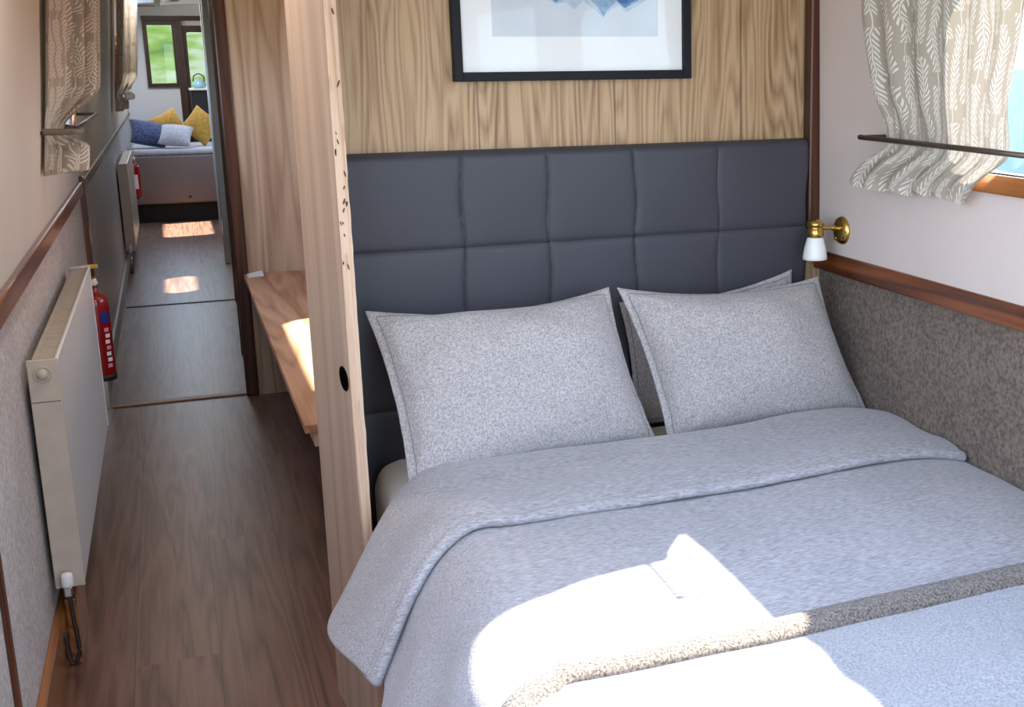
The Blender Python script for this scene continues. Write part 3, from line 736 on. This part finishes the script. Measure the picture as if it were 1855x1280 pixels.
# ------------------------------------------------------------------ added fill lamps in the unseen ceiling
for i, (x, y, pw) in enumerate([(.02, 1.3, 5), (.0, 2.7, 6), (-.02, 6.8, 5), (.0, 9.6, 6), (.15, 12.9, 7), (.9, 3.9, 4)]):
    zc = arch(x)
    e_ = empty('fill_light', (x, y, zc), 'added round warm white fill light in the ceiling %s' % ['above the bed cabin passage', 'above the passage beside the oak bench shelf', 'above the corridor past the first threshold', 'above the corridor by the far radiator', 'above the far sofa', 'above the oak bench shelf'][i], 'fill light')
    bm = bmesh.new(); lathe(bm, [(.052, 0), (.075, -.002), (.078, -.012), (.060, -.014), (.058, -.003)], (x, y, zc), 'Z', 28); fin('rim', bm, M['chrome'], e_)
    li = bpy.data.lights.new('lamp', 'AREA'); li.shape = 'DISK'; li.size = .11; li.energy = pw*.38; li.color = (1, .90, .80); li.spread = R(175)
    lo_ = bpy.data.objects.new('lamp', li); COL.objects.link(lo_); lo_.location = (x, y, zc-.016); lo_.parent = e_; lo_.matrix_parent_inverse = e_.matrix_world.inverted()

# ------------------------------------------------------------------ curtains
def curtain(name, ya, yb, zt, ztie, zb, wallf, s, depth, folds, label, tie_squeeze=1., hem=(0, 0), seed=0, lo_shift=0, width=None, tie_y=None, rag=.006, bulge=0., sweep=.30, lean=0., base0=.024):
    """ya far/near edges; wallf(y,z) point on the lining; s = +1 when the room lies toward +X"""
    bm = bmesh.new(); uvl = bm.loops.layers.uv.new('UVMap'); nu, nv = 170, 80
    ty = tie_y if tie_y else (ya, yb)
    G = []; arc = width or abs(yb-ya)*1.9
    for j in range(nv+1):
        z = zt+(zb-zt)*j/nv; row = []
        if z > ztie:
            f = smooth01((z-ztie)/sweep); a_ = ty[0]+(ya-ty[0])*f; b_ = ty[1]+(yb-ty[1])*f
            pinch = .22+.78*smooth01((z-ztie)/.12)
        else:
            f = smooth01((ztie-z)/(ztie-zb)); a_ = ty[0]+(hem[0]-ty[0])*f; b_ = ty[1]+(hem[1]-ty[1])*f
            pinch = .22+.9*smooth01((ztie-z)/.05)
        for i in range(nu+1):
            u = i/nu
            ph = u*folds*2*math.pi + seed + .9*math.sin(u*7+seed) + .35*math.sin(z*6+u*9)
            amp = depth*pinch*(.65+.35*math.sin(u*5+seed*2))
            off = base0+amp*(.5+.5*math.sin(ph)) + bulge*math.sin(math.pi*u)*pinch + lean*u*((.45+.55*pinch) if z > ztie else .25)
            y = a_+(b_-a_)*u + .30*amp*math.cos(ph)
            zz = z + (rag*math.sin(ph*1.0+1)+rag*noise.noise(Vector((u*9, seed, 0)))) * (1 if j > nv*.9 else 0)*((j/nv-.9)/.1)
            p = wallf(y, zz); row.append((bm.verts.new((p.x+s*off, y, zz)), (u*arc, z)))
        G.append(row)
    for j in range(nv):
        for i in range(nu):
            q = (G[j][i], G[j][i+1], G[j+1][i+1], G[j+1][i]); f = bm.faces.new([v[0] for v in q]); f.smooth = True
            for lp, v in zip(f.loops, q): lp[uvl].uv = v[1]
    o = fin(name, bm, M['curtain'], None, True, recalc=False)
    return o
c1 = curtain('curtain', 2.315, 1.79, 1.92, 1.222, 1.122, right, -1, .036, 6.0, '', hem=(2.355, 1.95), tie_y=(2.25, 1.845), seed=.6)
tag(c1, 'pale taupe fern patterned curtain on the right beside the bright window', 'curtain')
c2 = curtain('curtain', 3.84, 4.36, 1.92, 1.215, 1.105, left, 1, .095, 4.6, '', hem=(3.80, 3.96), tie_y=(3.83, 4.02), seed=2.2, bulge=.0, sweep=.13, lean=.045, base0=.006)
tag(c2, 'taupe patterned curtain nearest on the left wall, gathered and tied', 'curtain')
c3 = curtain('curtain', 9.15, 9.75, 1.92, 1.20, 1.10, left, 1, .06, 4.2, '', hem=(9.1, 9.6), tie_y=(9.12, 9.5), seed=1.2, lean=.07, sweep=.15)
tag(c3, 'distant taupe curtain on left wall above the far radiator, before the far window', 'curtain')
c4 = curtain('curtain', 11.35, 11.95, 1.92, 1.20, 1.12, left, 1, .07, 4.2, '', hem=(11.4, 11.9), tie_y=(11.38, 11.8), seed=3.2, lean=.08, sweep=.15)
tag(c4, 'farthest narrow curtain on the left wall near the end window', 'curtain')
# lower rails that hold the curtains to the sloping sides
def rail(y0, y1, z, f, s, off, r, label, drop=0):
    e_ = empty('curtain_rail', f(y0, z), label, 'curtain rail')
    bm = bmesh.new(); p0 = f(y0, z); p1 = f(y1, z-drop)
    tube(bm, [(p0.x+s*off, y0, z), (p1.x+s*off, y1, z-drop)], r, 12); fin('rod', bm, M['bronze'], e_)
    for y in (y0+(.012 if y1 > y0 else -.012), y1-(.012 if y1 > y0 else -.012)):
        bm = bmesh.new(); p = f(y, z); tube(bm, [(p.x, y, z - (drop if y == y1 else 0)), (p.x+s*off, y, z)], r*.9, 10); fin('bracket', bm, M['bronze'], e_)
rail(2.325, 1.70, 1.228, right, -1, .056, .0055, 'slim dark curtain rail holding the right curtain against the side wall', .003)
rail(3.80, 5.3, 1.213, left, 1, .075, .006, 'slim curtain rail on left wall at the nearest left curtain')
bm = bmesh.new(); p = left(3.9, 1.218)
tube(bm, spline([(p.x+.005, 3.80, 1.218), (p.x+.085, 3.815, 1.216), (p.x+.092, 3.90, 1.214), (p.x+.085, 4.00, 1.214), (p.x+.02, 4.09, 1.222)]), .008, 8)
tag(fin('curtain_tie', bm, M['tie']), 'braided tie wrapped round the nearest left curtain', 'curtain tie')

# ------------------------------------------------------------------ radiators
def radiator(y0, y1, z0, z1, label, detail=True):
    e_ = empty('radiator', (XL+.03, y0, z0), label, 'radiator', 'wall radiators')
    xa, xb = XL+.022, XL+.073
    bm = bmesh.new(); box(bm, (xb-.006, y0+.004, z0), (xb, y1-.004, z1-.008), .003)
    # pressed vertical flutes
    fin('front_panel', bm, M['white_metal'], e_)
    B('back_panel', (xa-.006, y0+.004, z0+.004), (xa, y1-.004, z1-.012), M['white_metal'], e_, .002)
    for n_, (p, q) in (('side_panel', (y0, y0+.006)), ('side_panel', (y1-.006, y1))):
        B(n_, (xa-.010, p, z0), (xb+.002, q, z1), M['grille'] if p == y0 else M['white_metal'], e_, .002)
    bm = bmesh.new(); box(bm, (xa-.002, y0+.006, z1-.012), (xb-.002, y1-.006, z1-.006), .001)
    yy = y0+.03
    while yy < y1-.03 and detail:
        box(bm, (xa+.006, yy, z1-.007), (xb-.008, yy+.006, z1-.003)); yy += .018
    fin('top_grille', bm, M['grille'], e_)
    B('top_lip', (xb-.006, y0+.002, z1-.016), (xb+.003, y1-.002, z1-.001), M['white_metal'], e_, .003)
    if detail:
        bm = bmesh.new(); box(bm, (xa+.004, y0+.01, z0+.03), (xb-.008, y1-.01, z1-.03)); fin('convector_fins', bm, M['grille'], e_)
        bm = bmesh.new(); lathe(bm, [(.0185, .0), (.0185, -.003), (.0165, -.004), (.0160, -.001), (.0125, -.001), (.0115, -.007), (.001, -.008)], (xa+.020, y0, z1-.034), 'Y', 24); fin('end_plug', bm, M['grille'], e_)
        bm = bmesh.new(); box(bm, (xa-.0085, y0-.0007, z1-.098), (xb-.001, y0+.001, z1-.0965)); fin('joint_line', bm, M['bronze'], e_)
    # valve with white cap and pipe
    vx, vy = xa+.018, y0-.022
    va = B('valve_body', (vx-.009, vy-.009, z0-.012), (vx+.009, vy+.009, z0+.012), M['chrome'], e_, .003)
    bm = bmesh.new(); lathe(bm, [(.0125, .012), (.0135, .016), (.0125, .040), (.010, .044), (.001, .045)], (vx, vy, z0), 'Z', 20); c_ = fin('valve_cap', bm, M['white'], va, True); tag(c_, 'white plastic valve cap')
    bm = bmesh.new(); tube(bm, [(vx, vy+.005, z0), (vx, y0+.01, z0)], .007, 10); fin('valve_tail', bm, M['chrome'], va)
    if z0 > .18:
        bm = bmesh.new(); tube(bm, spline([(vx, vy, z0-.01), (vx+.004, vy-.004, z0-.07), (vx+.008, vy-.01, z0-.14), (vx-.002, vy-.012, z0-.172), (vx-.014, vy-.01, z0-.165), (vx-.018, vy-.004, z0-.10)], 6), .005, 8); fin('supply_pipe', bm, M['copper'], e_)
    else:
        bm = bmesh.new(); tube(bm, [(vx, vy, z0-.01), (vx, vy, .0)], .007, 8); fin('supply_pipe', bm, M['chrome'], e_)
    return e_
radiator(2.99, 4.40, .215, .758, 'white panel radiator low on the carpeted left wall in the foreground')
radiator(9.2, 10.7, .15, .745, 'distant white panel radiator on the grey left wall down the corridor', detail=False)
bm = bmesh.new(); box(bm, (XL+.02, 3.04, .0), (XL+.045, 3.30, .165), .004)
tag(fin('pipe_cover', bm, M['window_wood']), 'short brown wooden pipe cover on the skirting under the near radiator', 'pipe cover')

# ------------------------------------------------------------------ fire extinguishers
def extinguisher(x, y, z, label, sc_=1., wallx=XL):
    e_ = empty('fire_extinguisher', (x, y, z), label, 'fire extinguisher', 'fire extinguishers')
    r = .042*sc_
    bm = bmesh.new(); H_ = .315*sc_
    lathe(bm, [(.001, .0), (r*.9, 0), (r, .010), (r, H_-.045*sc_)] + [(r*math.cos(R(a_)), H_-.045*sc_+.045*sc_*math.sin(R(a_))) for a_ in range(10, 80, 10)] + [(.013, H_+.003), (.012, H_+.022)], (x, y, z), 'Z', 36); fin('cylinder', bm, M['red'], e_)
    bm = bmesh.new(); lathe(bm, [(r*.93, -.004), (r*1.03, -.003), (r*1.04, .016), (r*.98, .018)], (x, y, z), 'Z', 32); fin('base_ring', bm, M['black'], e_)
    bm = bmesh.new(); lathe(bm, [(.014, 0), (.016, .006), (.016, .028), (.010, .034)], (x, y, z+H_+.018), 'Z', 18); v_ = fin('valve_head', bm, M['brass'], e_)
    bm = bmesh.new(); lathe(bm, [(.001, -.016), (.012, -.015), (.012, -.003)], (x+.004, y-.010, z+H_+.034), 'Y', 16); fin('gauge', bm, M['white'], v_)
    bm = bmesh.new(); tube(bm, [(x-.018, y+.004, z+H_+.044), (x-.022, y, z+H_+.075), (x-.028, y-.004, z+H_+.088)], [.009, .008, .007], 8); fin('lever', bm, M['red'], e_)
    bm = bmesh.new(); box(bm, (x-.035, y-.012, z+H_+.082), (x+.022, y+.004, z+H_+.096), .004); h_ = fin('handle', bm, M['yellow'], e_)
    tag(h_, 'yellow squeeze handle')
    B('wall_bracket', (wallx+.001, y-.02, z+.16*sc_), (x-r+.004, y+.02, z+.20*sc_), M['black'], e_, .002)
    # label decals curve round the cylinder
    def decal(nm, a0, a1, z0, z1, m, rr=1.012):
        bm = bmesh.new(); n_ = 12; vs = [(bm.verts.new((x+r*rr*math.cos(R(a0+(a1-a0)*i/n_)), y+r*rr*math.sin(R(a0+(a1-a0)*i/n_)), z+z0)), bm.verts.new((x+r*rr*math.cos(R(a0+(a1-a0)*i/n_)), y+r*rr*math.sin(R(a0+(a1-a0)*i/n_)), z+z1))) for i in range(n_+1)]
        for a_, b_ in zip(vs, vs[1:]): bm.faces.new((a_[0], b_[0], b_[1], a_[1]))
        return fin(nm, bm, m, e_, True)
    return e_, decal
e1, dc = extinguisher(-.291, 4.72, .305, 'red fire extinguisher with yellow handle behind the near radiator')
dc('blue_label', -72, -28, .205, .245, M['blue'])
for k_ in range(7):
    z_ = .180-.0215*k_
    dc('label_mark', -62+(k_ % 2)*3, -34-((k_+1) % 2)*4, z_-.006, z_+.008, M['white'] if k_ % 3 else plain('pink_print', srgb(214, 150, 160), .6))
e2, dc = extinguisher(-.285, 11.4, .30, 'small distant red fire extinguisher with white label beside the sofa', .95)
dc('label', -120, -60, .08, .20, M['white'])

# ------------------------------------------------------------------ desk shelf in second cabin
sh = empty('shelf', (.6, 4.2, .5), 'long oak bench shelf in sunlight beside the corridor, past the partition', 'shelf')
SX = .243
B('shelf_board', (SX, 3.02, .508), (XR-.002, 5.447, .53), M['shelf'], sh, .002)
B('support_batten', (SX+.022, 3.035, .468), (SX+.05, 5.44, .508), M['oak_light'], sh, .002)
B('support_batten', (SX+.05, 3.03, .472), (XR-.01, 3.055, .508), M['shelf'], sh, .002)
bm = bmesh.new()
vs = [bm.verts.new(p) for p in ((.255, 5.33, .5312), (.318, 5.35, .5312), (.316, 5.42, .545), (.253, 5.41, .5345), (.255, 5.33, .5322), (.318, 5.35, .5322), (.316, 5.42, .5465), (.253, 5.41, .536))]
for f in ((3, 2, 1, 0), (4, 5, 6, 7), (0, 1, 5, 4), (1, 2, 6, 5), (2, 3, 7, 6), (3, 0, 4, 7)): bm.faces.new([vs[i] for i in f])
tag(fin('paper_card', bm, M['white']), 'small white card lying at the far corner of the oak bench shelf', 'card')

# ------------------------------------------------------------------ far saloon
so = empty('sofa', (.1, 12.6, 0), 'taupe box sofa across the far end of the corridor', 'sofa')
B('plinth', (-.325, 12.16, 0), (.62, 13.2, .17), M['dark'], so, 0)
B('sofa_body', (-.325, 12.1, .17), (.64, 13.25, .60), M['sofa'], so, .02, True)
B('button', (.13, 12.094, .215), (.15, 12.1, .235), M['black'], so, .002)
B('seat_cushion', (-.32, 12.12, .60), (.63, 13.2, .655), M['palegrey'], so, .025, True)
def cushion(c, size, rot, m, label, T=.07):
    bm = bmesh.new(); n_ = 22; rows = {}
    for side in (1, -1):
        g_ = []
        for i in range(n_+1):
            r_ = []
            for j in range(n_+1):
                u, v = -1+2*i/n_, -1+2*j/n_
                x = u*size/2*(1-.08*(1-v*v)*abs(u)); y = v*size/2*(1-.08*(1-u*u)*abs(v))
                r_.append(bm.verts.new((x, y, side*(T*((1-u*u)*(1-v*v))**.45+.002))))
            g_.append(r_)
        for i in range(n_):
            for j in range(n_): bm.faces.new((g_[i][j], g_[i+1][j], g_[i+1][j+1], g_[i][j+1]))
    bmesh.ops.remove_doubles(bm, verts=bm.verts, dist=.0045)
    from mathutils import Euler
    mt = Matrix.Translation(c) @ Euler([R(a_) for a_ in rot]).to_matrix().to_4x4()
    bmesh.ops.transform(bm, matrix=mt, verts=bm.verts)
    return tag(fin('cushion', bm, m, None, True), label, 'cushion', 'cushions on the far sofa')
cushion((-.17, 12.40, .79), .30, (42, 12, 10), M['navy'], 'dark navy cushion at the left end of the far sofa')
cushion((.07, 12.30, .77), .28, (32, 6, -8), M['palegrey'], 'pale grey cushion lying in front of the mustard ones')
cushion((.02, 12.75, .83), .28, (72, -25, 20), M['mustard'], 'mustard cushion leaning between the navy and pale grey cushions')
cushion((.30, 12.56, .84), .29, (66, 38, -12), M['mustard'], 'mustard cushion standing on its corner at the right of the far sofa')
st = empty('stove', (.45, 13.45, 0), 'black solid fuel stove by the far end door', 'stove')
B('stove_body', (.255, 13.35, .14), (.60, 13.68, 1.15), M['black'], st, .01)
B('stove_top', (.24, 13.33, 1.15), (.62, 13.70, 1.17), M['white_metal'], st, .004)
B('stove_door', (.29, 13.34, .5), (.56, 13.35, .9), M['dark'], st, .004)
for x in (.28, .575):
    for y in (13.38, 13.65):
        B('leg', (x-.015, y-.015, 0), (x+.015, y+.015, .14), M['black'], st, .002)
ke = empty('kettle', (.34, 13.45, 1.17), 'pale blue kettle standing on the black stove', 'kettle')
bm = bmesh.new(); lathe(bm, [(.045, 0), (.062, .004), (.064, .03), (.048, .07), (.02, .085), (.008, .09), (.010, .10), (.001, .104)], (.34, 13.45, 1.17), 'Z', 24); fin('kettle_body', bm, M['kettle'], ke)
bm = bmesh.new(); tube(bm, spline([(.29, 13.45, 1.23), (.295, 13.45, 1.285), (.34, 13.45, 1.31), (.385, 13.45, 1.285), (.39, 13.45, 1.23)], 6), .005, 8); fin('handle', bm, M['black'], ke)
bm = bmesh.new(); tube(bm, [(.39, 13.45, 1.20), (.42, 13.45, 1.225), (.43, 13.45, 1.24)], [.012, .009, .007], 8); fin('spout', bm, M['kettle'], ke)
bt = empty('side_table', (.42, 12.95, 0), 'small table with a pale top between the far sofa and stove', 'table')
B('table_top', (.66, 12.75, .80), (.95, 13.1, .82), M['white_metal'], bt, .003)
B('leg', (.78, 12.9, 0), (.82, 12.94, .80), M['black'], bt, .003)
